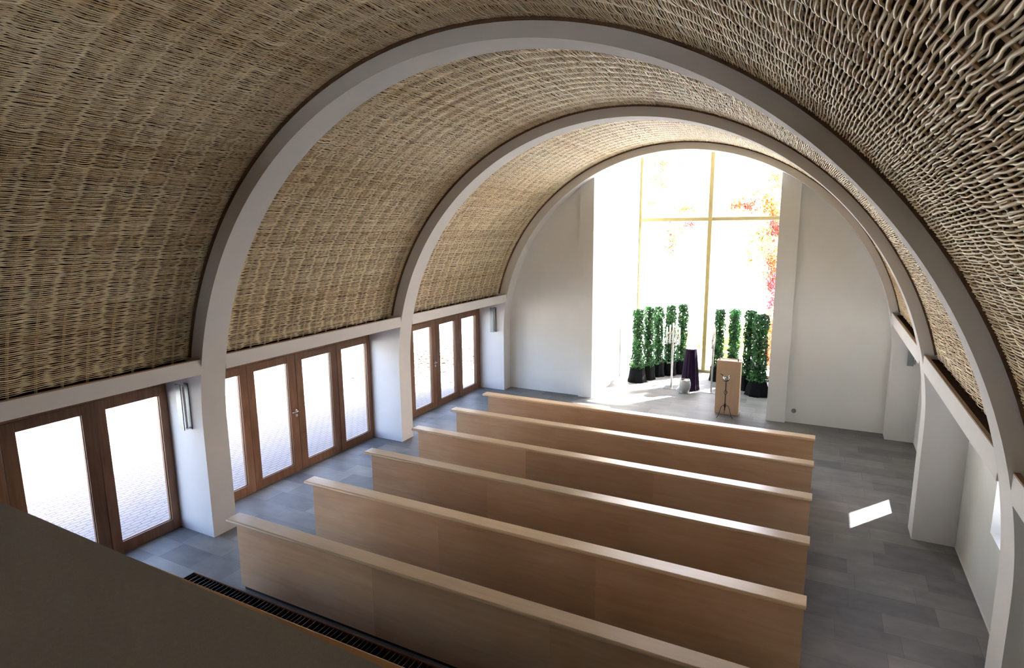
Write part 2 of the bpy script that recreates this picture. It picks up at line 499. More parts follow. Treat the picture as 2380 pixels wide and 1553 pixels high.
LEN, STK = 4.0, 0.262
T0, T1 = PI - 0.230, 0.2345        # left and right foot of the wicker
def rods_mesh():
    r = np.random.default_rng(5)
    arc = (T0 - T1) * 4.61
    # rods run in pairs: one passes in front of a stake where its partner passes behind
    half = int(arc / 0.0232)
    n = 2 * half
    ph = np.tile([0, 1], half)
    sd = np.tile([1.0, -1.0], half)
    sw = r.random(half) < 0.5
    sd = sd * np.repeat(np.where(sw, 1, -1), 2)
    per = 9
    N = int(LEN / STK * per)
    y = np.linspace(0, LEN, N)
    t0 = np.linspace(T0, T1, n) + r.normal(0, 0.0012 / 4.61, n)
    # slow wander of whole bundles of rods, and of each rod on its own
    g = np.zeros((n, N))
    gy = 40
    cs = r.standard_normal((int(n / 16) + 3, gy))
    xi = np.linspace(0, cs.shape[0] - 1.001, n); yi = np.linspace(0, gy - 1.001, N)
    i0 = xi.astype(int); fi = (xi - i0)[:, None]; fi = fi * fi * (3 - 2 * fi)
    j0 = yi.astype(int); fj = (yi - j0)[None, :]; fj = fj * fj * (3 - 2 * fj)
    g = (cs[i0][:, j0] * (1 - fi) * (1 - fj) + cs[i0 + 1][:, j0] * fi * (1 - fj) + cs[i0][:, j0 + 1] * (1 - fi) * fj + cs[i0 + 1][:, j0 + 1] * fi * fj)
    own = np.stack([smooth_noise(N, per * 1.7, r) for _ in range(n)])
    tang = g * 0.0040 + own * 0.0007
    amp = 0.0140 * (1 + 0.14 * r.standard_normal(n))[:, None] * (1 + 0.14 * np.stack([smooth_noise(N, per * 2, r) for _ in range(n)]))
    ysh = r.normal(0, 0.010, n)[:, None]
    w = np.cos(PI * (y[None, :] - 0.09 + ysh) / STK + PI * ph[:, None])
    w = np.sign(w) * np.abs(w) ** 0.8
    t = t0[:, None] + (tang + sd[:, None] * 0.0026 * np.sqrt(np.clip(1 - w * w, 0, 1))) / 4.61
    off = amp * w                                # + is outwards
    # the ends tuck in behind the laths at the arches
    e_ = np.clip(np.minimum(y, LEN - y) / 0.075, 0, 1); e_ = (e_ * e_ * (3 - 2 * e_))[None, :]
    off = off * e_ + 0.012 * (1 - e_)
    x, z = vault_pt(t, off)
    rad = (0.0049 * (1 + 0.15 * r.standard_normal(n)).clip(0.6, 1.5))[:, None] * (1 + 0.12 * np.stack([smooth_noise(N, per * 5, r) for _ in range(n)])).clip(0.65, 1.4)
    band = smooth_noise(n, 55, r)
    rad = rad * (1 + 0.24 * np.clip(1 - np.abs(w) / 0.8, 0, 1))
    tone = (0.5 + 0.16 * r.standard_normal(n) + 0.10 * band)[:, None] + 0.06 * own
    nrm = np.stack([np.cos(t), np.zeros_like(t), np.sin(t)], -1)
    return tubes_mesh('woven_rods', x, np.repeat(y[None, :], n, 0), z, rad, tone.clip(0, 1), 6, nrm)

def stakes_mesh():
    r = np.random.default_rng(9)
    ys = [0.09 + STK * k for k in range(int((LEN - 0.1) / STK) + 1)]
    Y, tn = [], []
    N = 150
    for yy in ys:
        for d in (-0.0112, 0, 0.0112):
            Y.append(yy + d + 0.0016 * smooth_noise(N, 12, r)); tn.append(0.5 + 0.12 * r.standard_normal())
    Y = np.array(Y)
    t = np.repeat(np.linspace(T0 + 0.01, T1 - 0.01, N)[None, :], len(Y), 0)
    x, z = vault_pt(t, 0.0)
    rad = np.full_like(Y, 0.0038)
    nrm = np.stack([np.cos(t), np.zeros_like(t), np.sin(t)], -1)
    return tubes_mesh('stakes', x, Y, z, rad, np.repeat(np.array(tn)[:, None], N, 1).clip(0, 1), 6, nrm)

ceil = tag(empty('ceiling'), 'barrel vault ceiling woven from peeled willow rods', 'ceiling', kind='structure')
rm, sm_ = rods_mesh(), stakes_mesh()
rm.materials.append(M['willow']); sm_.materials.append(M['stake'])
for i, (y0, y1) in enumerate(bays):
    a = bpy.data.objects.new('wicker_panel', rm); COL.objects.link(a); a.parent = ceil
    a.location = (0, y0 + 0.005, 0); a.scale = (1, (y1 - y0 - 0.01) / LEN, 1)
    b = bpy.data.objects.new('stake_bundles', sm_); COL.objects.link(b); b.parent = a

def shell(off0, off1, y0, y1, t0, t1, n=72):
    m = MB()
    ts = np.linspace(t0, t1, n + 1)
    xi, zi = vault_pt(ts, off0); xo, zo = vault_pt(ts, off1)
    vs, fs = [], []
    for i in range(n + 1):
        vs += [(xi[i], y0, zi[i]), (xi[i], y1, zi[i]), (xo[i], y1, zo[i]), (xo[i], y0, zo[i])]
    for i in range(n):
        a, b = 4 * i, 4 * i + 4
        for k in range(4):
            l = (k + 1) % 4
            fs.append((a + k, b + k, b + l, a + l))
    fs += [(0, 1, 2, 3), (4 * n + 3, 4 * n + 2, 4 * n + 1, 4 * n)]
    return m.add(vs, fs)
shell(0.10, 0.16, -3.2, YE + 0.05, PI - 0.19, 0.19).build('backing_board', [M['backing']], ceil)
for near, far in ARCH:
    shell(-0.028, 0.03, near - 0.022, near - 0.002, PI - 0.235, 0.235).build('edge_lath', M['lath'], ceil)
m = shell(1.02, 1.08, -3.3, YE + 0.3, PI - 0.2, 0.2)
tag(m.build('roof', M['roof']), 'outer roof shell over the vault, seen only from outside', 'roof', kind='structure')
# lining of the vault over the gallery behind the camera
m = shell(-0.02, 0.06, -3.15, 1.04, PI - 0.21, 0.21)
tag(m.build('ceiling_gallery', M['stake']), 'plain vault lining over the gallery', 'ceiling', kind='structure')

# ------------------------------------------------------------------ gallery parapet under the camera
m = MB()
top = [(-5.5, 0.497), (-1.40, 0.4945), (-1.20, 0.4930), (-0.95, 0.4885), (-0.79, 0.4850), (-0.51, 0.4805), (-0.40, 0.4765), (1.3, 0.468)]
prof = top + [(1.3, -0.35), (-5.5, -0.35)]
m.prism([(x, y) for x, y in prof], 'z', 3.70, 3.80)
m.box(-5.5, 1.3, -0.30, 0.40, 2.75, 3.70)
tag(m.build('wall_gallery', M['parapet']), 'dark grey coping of the gallery parapet', 'parapet', kind='structure')
m = MB()
m.box(-5.5, 1.3, 0.36, 0.4937, 3.60, 3.796)
o = m.build('trim_1', M['cap'], bevel=0.003)
tag(o, 'thin wooden edge strip below the dark grey parapet coping', 'trim', kind='structure')
m = MB(); m.box(-8.1, XDR, -3.1, 0.36, 2.62, 2.76)
tag(m.build('floor_gallery', M['lath']), 'gallery floor slab carrying the parapet', 'floor', kind='structure')

# ------------------------------------------------------------------ glazed brown doors
def frame_quad(m, x0, x1, y0, y1, z0, z1, wl, wr, wb, wt):
    m.box(x0, x1, y0, y0 + wl, z0, z1); m.box(x0, x1, y1 - wr, y1, z0, z1)
    m.box(x0, x1, y0 + wl, y1 - wr, z0, z0 + wb); m.box(x0, x1, y0 + wl, y1 - wr, z1 - wt, z1)

def door_bay(k, y0, y1, A, L1, L2, B, label):
    """A, B: glass of the side lights; L1, L2: (leaf from, to, glass from, to)"""
    e = tag(empty('door_%d' % k, (XD, (y0 + y1) / 2, 0)), label, 'glazed door', 'brown glazed doors in the left bays', 'structure')
    off = Vector((-XD, -(y0 + y1) / 2, 0))
    def fin(o):
        o.location = off; return o
    zb, zg0, zg1, zl, zt = 0.0, 0.163, 2.028, 2.155, BZ0
    X0, X1 = -8.25, XD
    la, lb = L1[0], L2[1]
    m = MB()                                        # fixed frame: head, posts and feet
    m.box(X0, X1, y0, y1, zl + 0.004, zt)
    for s0, s1, g in ((y0, la - 0.003, A), (lb + 0.003, y1, B)):
        m.box(X0, X1, s0, g[0], zb, zl + 0.004); m.box(X0, X1, g[1], s1, zb, zl + 0.004)
        m.box(X0, X1, g[0], g[1], zb, zg0); m.box(X0, X1, g[0], g[1], zg1, zl + 0.004)
    fr = m.build('frame', M['door'], e, bevel=0.004); fin(fr)
    for g in (A, B):
        m = MB(); m.box(-8.222, -8.200, g[0] + 0.001, g[1] - 0.001, zg0 + 0.001, zg1 - 0.001)
        fin(m.build('glass_pane', M['glass'], e))
    for i, L in enumerate((L1, L2)):
        m = MB()
        x1 = X1 - 0.004
        m.box(X0, x1, L[0] + 0.003, L[2], 0.012, zl); m.box(X0, x1, L[3], L[1] - 0.003, 0.012, zl)
        m.box(X0, x1, L[2], L[3], 0.012, zg0); m.box(X0, x1, L[2], L[3], zg1, zl)
        lf = m.build('door_leaf', M['door'], e, bevel=0.005); fin(lf)
        m = MB(); m.box(-8.222, -8.200, L[2] + 0.001, L[3] - 0.001, zg0 + 0.001, zg1 - 0.001)
        m.build('glass_pane', M['glass'], lf)
        m = MB()                                     # dark glazing seal round the pane
        frame_quad(m, -8.199, -8.190, L[2], L[3], zg0, zg1, 0.008, 0.008, 0.008, 0.008)
        m.build('glazing_seal', M['black'], lf)
        if i == 0:
            yh = L[1] - 0.055
            m = MB()
            m.tube([(x1, yh, 1.136), (x1 + 0.05, yh, 1.136), (x1 + 0.06, yh - 0.012, 1.136), (x1 + 0.06, yh - 0.125, 1.136)], 0.0095)
            m.lathe([(0.026, 0), (0.026, 0.008)], n=20)
            v = m.v[-40:]; m.v[-40:] = [(x1 + z, yh + y, 1.136 + x) for x, y, z in v]
            m.build('lever_handle', M['steel'], lf)
            m = MB(); m.lathe([(0.026, 0), (0.026, 0.010), (0.012, 0.014)], n=20)
            m.v = [(x1 + z, yh + y, 1.045 + x) for x, y, z in m.v]
            m.build('lock_cylinder', M['steel'], lf)
    for g in (A, B):
        m = MB(); frame_quad(m, -8.199, -8.190, g[0], g[1], zg0, zg1, 0.008, 0.008, 0.008, 0.008)
        fin(m.build('glazing_seal', M['black'], e))
    m = MB(); m.box(-8.3, XD + 0.01, y0, y1, -0.05, 0.004)
    fin(m.build('threshold', M['alu'], e))
    return e
door_bay(1, 1.1, 5.05, (1.218, 1.923), (2.063, 3.073, 2.208, 2.903), (3.073, 4.090, 3.233, 3.935), (4.224, 4.935),
         'brown wooden glazed door under the nearest wicker vault, beside the dark parapet')
door_bay(2, 5.425, 9.377, (5.545, 6.252), (6.390, 7.400, 6.535, 7.228), (7.400, 8.418, 7.560, 8.262), (8.550, 9.262),
         'brown wooden double door with lever handle between the largest and middle arches')
door_bay(3, 9.75, 13.827, (9.89, 10.59), (10.727, 11.747, 10.862, 11.566), (11.747, 12.775, 11.913, 12.606), (12.912, 13.610),
         'brown wooden double door farthest along, before the smallest arch')

# white door in the niche
e = tag(empty('door_4', (NX0, 16.165, 0)), 'white door with small handle in the sunlit niche wall', 'door', kind='structure')
m = MB(); m.box(-0.10, -0.05, -0.47, 0.49, 0.006, 2.10); m.build('door_leaf', M['white_door'], e)
m = MB()
m.tube([(-0.05, -0.44, 1.03), (0.0, -0.44, 1.03), (0.0, -0.33, 1.03)], 0.009)
m.box(-0.05, -0.042, -0.46, -0.42, 0.94, 1.09)
m.build('handle', M['steel'], e)

# ------------------------------------------------------------------ tall window in the niche
e = tag(empty('window_1', (-2.97, YW, 0)), 'tall gold framed window filling the end niche', 'window', kind='structure')
WX0, WX1, WZ = NX0, NX1, 6.9
o_ = Vector((2.97, -YW, 0))
def wp(m, name, mat, bevel=0.004):
    q = m.build(name, mat, e, bevel=bevel); q.location = o_; return q
fy0, fy1 = YW - 0.02, YW + 0.10
m = MB()
m.box(WX0, WX0 + 0.07, fy0, fy1, 0, WZ); m.box(WX1 - 0.07, WX1, fy0, fy1, 0, WZ)
m.box(WX0 + 0.07, WX1 - 0.07, fy0, fy1, 0.0, 0.075); m.box(WX0 + 0.07, WX1 - 0.07, fy0, fy1, WZ - 0.07, WZ)
wp(m, 'frame', M['brass'])
m = MB(); m.box(-3.035, -2.925, fy0 - 0.05, fy1, 0.075, WZ - 0.07); wp(m, 'mullion', M['brass'])
for a, b in ((WX0 + 0.07, -3.035), (-2.925, WX1 - 0.07)):
    m = MB(); m.box(a, b, fy0 - 0.01, fy1, 4.475, 4.575); wp(m, 'transom', M['brass'])
    for z0, z1 in ((0.075, 4.475), (4.575, WZ - 0.07)):
        m = MB(); m.box(a, b, YW + 0.03, YW + 0.055, z0, z1)
        wp(m, 'glass_pane', M['glass'], 0)
m = MB(); m.tube([(-3.06, fy0 - 0.03, 0.12), (-3.17, fy0 - 0.03, 0.12)], 0.012); wp(m, 'handle', M['brass'], 0)

# windows in the right wall
wl = ['window recess in the aisle wall with white sill between the largest and middle arches', 'window recess in the aisle wall behind the middle arch']
for k, (w, lb) in enumerate(zip(WIN, wl)):
    e = tag(empty('window_%d' % (k + 2), (2.2, (w[0] + w[1]) / 2, 0.93)), lb, 'window', kind='structure')
    cy = (w[0] + w[1]) / 2; hw = (w[1] - w[0]) / 2
    m = MB(); frame_quad(m, -0.07, 0.05, -hw, hw, 0, 1.37, 0.08, 0.20, 0.08, 0.04); m.build('frame', M['door'], e)
    m = MB(); m.box(-0.02, -0.005, -hw + 0.08, hw - 0.20, 0.08, 1.33); m.build('glass_pane', M['tinted'], e)

# added window behind the camera, letting fill light into the gallery
e = tag(empty('window_5', (-2.95, -3.2, 3.9)), 'added window behind the view, letting in fill light', 'window', kind='structure')
m = MB(); frame_quad(m, -0.05, 0.05, -1.15, 1.15, 0, 1.0, 0.08, 0.08, 0.08, 0.08)
m.v = [(y, x, z) for x, y, z in m.v]; m.build('frame', M['door'], e)
m = MB(); m.box(-1.07, 1.07, -0.012, 0.012, 0.08, 0.92); m.build('glass_pane', M['glass'], e)

# ------------------------------------------------------------------ pews
def make_pew():
    e = empty('pew', (0, 0, 0))
    W0, W1 = -6.12, 0.085             # top rail
    P0, P1 = -6.03, 0.070
    segs = [(P0, -3.9605), (-3.960, -1.9305), (-1.930, P1)]
    for a, b in segs:
        m = MB(); m.box(a, b, 0.072, 0.100, 0.035, 0.868); m.build('back_panel', M['pew'], e)
    # top rail with rounded front edge and a small step below
    prof = []
    for k in range(9):
        t = PI / 2 + PI * k / 8
        prof.append((0.020 + 0.020 * math.cos(t), 0.894 + 0.020 * math.sin(t)))
    prof += [(0.060, 0.874), (0.060, 0.862), (0.072, 0.862), (0.072, 0.868), (0.195, 0.868), (0.195, 0.914)]
    m = MB(); m.prism(prof[::-1], 'x', W0, W1)
    r = m.build('top_rail', M['pew_top'], e, bevel=0.002)
    m = MB(); m.box(P0 + 0.02, P1 - 0.02, 0.12, 0.52, 0.415, 0.45); m.build('seat', M['pew'], e, bevel=0.006)
    m = MB(); m.box(P0 + 0.02, P1 - 0.02, 0.101, 0.135, 0.47, 0.84); m.build('back_rest', M['pew'], e, bevel=0.004)
    for x in (-5.9, -3.96, -1.93, -0.10):
        m = MB(); m.box(x - 0.02, x + 0.02, 0.101, 0.47, 0.0, 0.414); m.build('support', M['pew'], e, bevel=0.003)
    m = MB(); m.box(P0 + 0.05, P1 - 0.05, 0.076, 0.1, 0.0, 0.0345); m.build('foot', M['black'], e)  # black strip standing for the shadow gap under the back panels
    return e
plab = ['light wooden pew in the rearmost row, by the dark slatted box', 'light wooden pew in the second row from the rear',
        'light wooden pew in the third row from the rear', 'light wooden pew in the third row from the lectern',
        'light wooden pew in the second row from the lectern', 'light wooden pew in the front row, facing the lectern']
pew = make_pew()
for i in range(6):
    o = pew if i == 0 else copy_tree(pew)
    o.location = (0, 4.324 + 1.219 * i, 0)
    tag(o, plab[i], 'pew', 'rows of light wooden pews')

# ------------------------------------------------------------------ dark slatted box behind the pews
e = tag(empty('slatted_box', (-3.1, 3.65, 0)), 'long dark slatted box with thin copper brown rim behind the rearmost pew', 'box')
bx0, bx1, by0, by1, bz = -3.07, 2.6, -0.20, 0.255, 0.45
m = MB(); m.box(bx0 + 0.01, bx1 - 0.01, by0 + 0.02, by1 - 0.02, 0, bz - 0.09); m.build('body', M['slat'], e)
m = MB()
m.box(bx0, bx1, by1 - 0.012, by1, 0, bz); m.box(bx0, bx1, by0, by0 + 0.012, 0, bz)
m.build('rim', M['rim'], e, bevel=0.002)
for xa in (bx0, bx1 - 0.012):
    m = MB(); m.box(xa, xa + 0.012, by0 + 0.012, by1 - 0.012, 0, bz - 0.003); m.build('end_board', M['slat'], e)
m = MB()
x = bx0 + 0.03
k = 0
while x < bx1 - 0.05:
    w = 0.018 + 0.01 * math.sin(k * 1.7)
    m.add([(x, by0 + 0.013, bz - 0.012), (x + w, by0 + 0.013, bz - 0.07), (x + w, by1 - 0.013, bz - 0.07), (x, by1 - 0.013, bz - 0.012),
           (x + 0.008, by0 + 0.013, bz - 0.010), (x + w + 0.008, by0 + 0.013, bz - 0.07), (x + w + 0.008, by1 - 0.013, bz - 0.07), (x + 0.008, by1 - 0.013, bz - 0.010)],
          [(0, 1, 2, 3), (7, 6, 5, 4), (0, 3, 7, 4), (0, 4, 5, 1), (3, 2, 6, 7), (1, 5, 6, 2)])
    x += 0.062 + 0.012 * math.sin(k * 0.9); k += 1
m.build('slats', M['slat'], e)

# ------------------------------------------------------------------ wall lamps
def lamp(x, y, label):
    e = tag(empty('wall_lamp', (x, y, 1.58)), label, 'wall lamp', 'aluminium tube wall lamps')
    m = MB(); m.box(-0.005, 0.085, -0.012, 0.0, 0.0, 0.66); m.build('back_plate', M['alu'], e, bevel=0.003)
    m = MB(); prof = [(-0.062, -0.098), (0.046, -0.098), (0.052, -0.090), (-0.056, -0.090)]
    m.prism([(a, b) for a, b in prof], 'z', 0.0, 0.66); m.build('shield', M['alu'], e, bevel=0.002)
    m = MB(); m.lathe([(0.013, 0.03), (0.013, 0.63)], c=(0.052, -0.055, 0), n=18); m.build('light_tube', M['tube'], e)
    for z in (0.012, 0.625):
        m = MB(); m.box(0.034, 0.070, -0.089, -0.0125, z, z + 0.022); m.build('tube_holder', M['steel'], e, bevel=0.003)
    return e
lamp(-7.745, 5.05, 'aluminium tube wall lamp on the pier of the largest arch, by the near door')
lamp(-7.725, 13.827, 'aluminium tube wall lamp on the pier beside the farthest brown door')
lamp(1.66, 13.827, 'aluminium tube wall lamp half hidden under the beam at the aisle corner')

# wall socket
m = MB(); m.lathe([(0.048, 0.0), (0.048, 0.012), (0.036, 0.018), (0.030, 0.010), (0.004, 0.008)], n=28)
m.v = [(-0.352 + x, YE - z, 0.268 + y) for x, y, z in m.v]
tag(m.build('wall_socket', M['socket']), 'small round grey wall socket low on the end wall', 'socket')

# ------------------------------------------------------------------ ivy columns
def leaves_mesh(name, pos, nrm, size, tone, mat, r, lobes=True):
    """each leaf: two halves folded along the midrib"""
    n = len(pos)
    up = r.standard_normal((n, 3)) * 0.5 + np.array([0, 0, -0.9])
    N = nrm / np.linalg.norm(nrm, axis=1, keepdims=True)
    D = up - (up * N).sum(1, keepdims=True) * N; D /= np.linalg.norm(D, axis=1, keepdims=True)
    S = np.cross(N, D)
    shp = np.array([(0, 0, 0), (0.50, 0.10, 0.10), (0.42, 0.52, 0.12), (0, 1.0, -0.06), (-0.42, 0.52, 0.12), (-0.50, 0.10, 0.10)])
    V = pos[:, None, :] + size[:, None, None] * (S[:, None, :] * shp[None, :, 0:1] + D[:, None, :] * (shp[None, :, 1:2] - 0.4) + N[:, None, :] * shp[None, :, 2:3])
    verts = V.reshape(-1, 3)
    b = (np.arange(n) * 6)[:, None, None]
    q = (np.array([[0, 1, 2, 3], [0, 3, 4, 5]])[None] + b).reshape(-1, 4)
    me = bpy.data.meshes.new(name)
    me.from_pydata(verts.tolist(), [], q.tolist())
    at = me.attributes.new('tone', 'FLOAT', 'POINT')
    at.data.foreach_set('value', np.repeat(tone, 6).astype(np.float32))
    me.materials.append(mat)
    return me

def ivy_mesh(seed, rad, h):
    r = np.random.default_rng(seed)
    n = int(2100 * rad / 0.14)
    z = 0.38 + (h - 0.40) * r.random(n)
    a = r.random(n) * 2 * PI
    u = (z - 0.38) / (h - 0.38)
    rr = rad * (1.0 + 0.38 * np.clip(1 - u / 0.22, 0, 1) - 0.25 * np.clip((u - 0.94) / 0.06, 0, 1))
    rr = rr * (1 + 0.10 * np.sin(a * 3 + z * 5 + seed) + 0.08 * np.sin(z * 13 + seed)) * (0.62 + 0.50 * r.random(n) ** 0.8)
    pos = np.stack([rr * np.cos(a), rr * np.sin(a), z], 1)
    nrm = np.stack([np.cos(a), np.sin(a), 0.35 + 0 * a], 1) + 0.55 * r.standard_normal((n, 3))
    size = 0.036 + 0.030 * r.random(n)
    tone = (0.40 + 0.22 * r.standard_normal(n) + 0.15 * np.sin(z * 9 + a)).clip(0, 1)
    return leaves_mesh('foliage', pos, nrm, size, tone, M['ivy'], r)

ivs = [(-4.475, 16.293, 2.06, .150), (-4.29, 16.72, 2.10, .135), (-4.13, 17.19, 2.06, .145), (-3.85, 17.50, 2.07, .150), (-3.56, 17.80, 2.09, .145),
       (-2.455, 17.36, 2.05, .140), (-2.04, 17.24, 2.10, .150), (-1.59, 16.72, 2.14, .155), (-1.29, 16.24, 2.12, .185)]
ilab = ['ivy column at the open end of the longer row, beside the sunlit wall', 'slim ivy column just behind the end of the longer row',
        'ivy column third along the longer row from the sunlit wall', 'ivy column behind the steel candelabrum with white candles',
        'ivy column behind the purple draped pedestal', 'ivy column next to the gold mullion, behind the edge-on candelabrum',
        'ivy column rising directly behind the lectern', 'ivy column tucked behind the thickest ivy column', 'thickest ivy column, against the pilaster beside the lectern']
for i, ((x, y, h, rad), lb) in enumerate(zip(ivs, ilab)):
    e = tag(empty('potted_ivy', (x, y, 0)), 'potted ' + lb, 'plant', 'ivy columns by the tall window', 'thing')
    me = ivy_mesh(20 + i, rad * 0.90, h)
    o = bpy.data.objects.new('foliage', me); COL.objects.link(o); o.parent = e
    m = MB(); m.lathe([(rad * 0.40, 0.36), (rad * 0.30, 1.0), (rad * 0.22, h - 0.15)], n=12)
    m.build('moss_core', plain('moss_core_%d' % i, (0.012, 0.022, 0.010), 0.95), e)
    rb = 0.30 if i == 8 else (0.265 if i in (0, 7) else 0.232)
    ph = i * 1.3
    m = MB()
    m.lathe([(rb * 0.98, 0.0), (rb, 0.012), (rb * 0.93, 0.08), (rb * 0.86, 0.22), (0.205, 0.375), (0.19, 0.40), (0.02, 0.395)], n=64,
            fold=lambda t, u, ph=ph: (1 - u) * (0.045 * math.sin(5 * t + ph) + 0.035 * math.sin(9 * t + 2 * ph) + 0.02 * math.sin(17 * t)) )
    m.build('pot_cloth', M['velvet'], e)

# ------------------------------------------------------------------ candelabra
def candelabrum(loc, rz, label):
    e = tag(empty('candelabrum', loc, rz), label, 'candelabrum', 'steel candelabra before the window')
    m = MB(); m.box(-0.18, 0.18, -0.20, 0.20, 0, 0.014); m.build('base_plate', M['steel'], e, bevel=0.003)
    m = MB(); m.box(-0.021, 0.021, -0.021, 0.021, 0.014, 1.26); m.build('pole', M['steel'], e, bevel=0.003)
    for k, (dx, z0, z1, zr) in enumerate(((-0.165, 1.19, 1.66, 1.40), (-0.083, 1.215, 1.72, 1.465), (0, 1.262, 1.78, 1.53), (0.083, 1.215, 1.72, 1.465), (0.165, 1.19, 1.66, 1.40))):
        m = MB(); m.lathe([(0.023, z0), (0.023, zr)], c=(dx, 0, 0), n=16); s = m.build('sleeve', M['steel'], e)
        m = MB(); m.lathe([(0.021, zr + 0.012), (0.021, z1 - 0.006), (0.012, z1)], c=(dx, 0, 0), n=16); m.build('candle', M['candle'], s)
        m = MB(); m.lathe([(0.032, zr), (0.032, zr + 0.012)], c=(dx, 0, 0), n=20); m.build('drip_ring', M['brass'], s)
    for z in (1.245, 1.315):
        m = MB(); m.box(-0.165, 0.165, -0.010, 0.010, z, z + 0.016); m.build('cross_bar', M['steel'], e)
    return e
candelabrum((-3.447, 16.03, 0), 0.0, 'steel candelabrum with five white candles facing the pews')
candelabrum((-2.40, 16.03, 0), PI / 2, 'steel candelabrum seen edge-on, beside the lectern')

# ------------------------------------------------------------------ draped pedestal, urn
e = tag(empty('draped_pedestal', (-2.965, 16.06, 0)), 'round pedestal draped in dark purple pleated cloth with top coloured pale as lit', 'pedestal')
m = MB()
m.lathe([(0.240, 0.012), (0.230, 0.10), (0.205, 0.45), (0.170, 0.85), (0.150, 1.06), (0.146, 1.115)], n=144, cap=False,
        fold=lambda t, u: (1 - 0.8 * u) * (0.055 * math.sin(15 * t) + 0.035 * math.sin(8 * t + 1.0)))
m.build('cloth', M['purple'], e)
m = MB(); m.lathe([(0.146, 1.105), (0.146, 1.122), (0.138, 1.127)], n=40); m.build('top', M['purple_top_lit'], e)
m = MB(); m.lathe([(0.10, 0.0), (0.10, 1.1)], n=24); m.build('core', M['black'], e)

e = tag(empty('urn', (-3.005, 15.63, 0.0)), 'pale grey tulip shaped urn filled with dark earth', 'urn')
prof = [(0.088, 0.012), (0.105, 0.05), (0.135, 0.13), (0.146, 0.20), (0.141, 0.27), (0.126, 0.335), (0.118, 0.365), (0.110, 0.365), (0.117, 0.335), (0.130, 0.30)]
m = MB(); m.lathe(prof, n=48, cap=False)
vv = []
for x, y, z in m.v:
    if z > 0.33:
        z += 0.018 * abs(math.cos(2.5 * math.atan2(y, x) + 0.8)) - 0.012
    vv.append((x, y, z))
m.v = vv
m.lathe([(0.088, 0.012), (0.002, 0.013)], n=48, cap=False)
m.build('vessel', M['urn'], e)
m = MB(); m.lathe([(0.120, 0.318), (0.10, 0.345), (0.06, 0.372), (0.004, 0.385)], n=32, cap=False, fold=lambda t, u: 0.08 * math.sin(7 * t + 4 * u))
m.build('earth', M['earth'], e)
m = MB(); m.box(-0.13, 0.13, -0.11, 0.11, 0.0, 0.011); tag(m.build('base_slab', M['steel'], e, bevel=0.002), 'thin pale slab under the urn')

# ------------------------------------------------------------------ lectern with microphones
e = tag(empty('lectern', (-1.76, 14.14, 0)), 'light wooden lectern with two thin black microphones', 'lectern')
m = MB(); m.box(-0.262, 0.262, 0.0, 0.028, 0.03, 1.255); m.build('front_panel', M['lectern'], e, bevel=0.003)
for s in (-1, 1):
    m = MB(); m.box(s * 0.262 - (0.025 if s > 0 else 0), s * 0.262 + (0.025 if s < 0 else 0), 0.0285, 0.24, 0.03, 1.235); m.build('side_panel', M['lectern'], e, bevel=0.002)
m = MB()
m.prism([(-0.008, 1.2555), (-0.008, 1.278), (0.36, 1.240), (0.36, 1.214), (0.245, 1.2355), (0.05, 1.2555)], 'x', -0.272, 0.272)
m.build('top', M['lectern'], e, bevel=0.003)
m = MB(); m.box(-0.25, 0.25, 0.345, 0.362, 1.24, 1.262); m.build('book_ledge', M['lectern'], e, bevel=0.002)
m = MB(); m.box(-0.25, 0.262, 0.02, 0.36, 0.0, 0.0295); m.build('base', M['lectern'], e, bevel=0.002)
m = MB(); m.box(-0.237, 0.237, 0.03, 0.23, 0.70, 0.72); m.build('shelf', M['lectern'], e)
for x, up, head in ((-0.205, 0.04, (0.03, 0.06)), (0.195, 0.07, (-0.06, 0.10))):
    m = MB()
    z = 1.272
    m.tube([(x, 0.04, z), (x, 0.04, z + up)], 0.011)
    pts = [(x, 0.04, z + up)]
    for k in range(1, 9):
        u = k / 8
        pts.append((x + head[0] * u * u * 1.6, 0.04 + 0.16 * u, z + up + head[1] * math.sin(u * PI * 0.6) * 1.6))
    m.tube(pts, 0.0042, n=8)
    p = pts[-1]
    m.tube([p, (p[0] + head[0] * 0.9, p[1] + 0.03, p[2] - 0.005)], 0.008)
    m.build('microphone', M['black'], e)

# ------------------------------------------------------------------ wrought iron stand, bowl, scoop
SX, SY = -1.772, 13.955
e = tag(empty('iron_stand', (SX, SY, 0)), 'black wrought iron tripod stand with twisted basket knot before the lectern', 'stand')
m = MB(); m.tube([(0, 0, 0.16), (0, 0, 0.52)], 0.011); m.tube([(0, 0, 0.64), (0, 0, 0.845)], 0.011)
m.lathe([(0.016, 0.22), (0.022, 0.24), (0.022, 0.30), (0.016, 0.32)], n=14)
m.build('shaft', M['iron'], e)
m = MB()
for k in range(4):
    a0 = k * PI / 2
    m.tube([(0.036 * math.sin(PI * u) * math.cos(a0 + PI * u), 0.036 * math.sin(PI * u) * math.sin(a0 + PI * u), 0.52 + 0.12 * u) for u in [i / 14 for i in range(15)]], 0.006, n=8)
m.lathe([(0.014, 0.512), (0.014, 0.528)], n=12); m.lathe([(0.014, 0.632), (0.014, 0.648)], n=12)
m.build('basket_knot', M['iron'], e)
for fx, fy in ((-0.150, -0.165), (0.195, -0.10), (-0.03, 0.165)):
    m = MB(); L = math.hypot(fx, fy); ux, uy = fx / L, fy / L
    pts = [(ux * 0.015, uy * 0.015, 0.265), (ux * 0.05, uy * 0.05, 0.285), (ux * 0.095, uy * 0.095, 0.262), (ux * 0.125, uy * 0.125, 0.20), (ux * 0.15, uy * 0.15, 0.12), (ux * 0.18, uy * 0.18, 0.05), (ux * L, uy * L, 0.006)]
    m.tube(pts, 0.0065, n=8); m.build('leg', M['iron'], e)
m = MB()
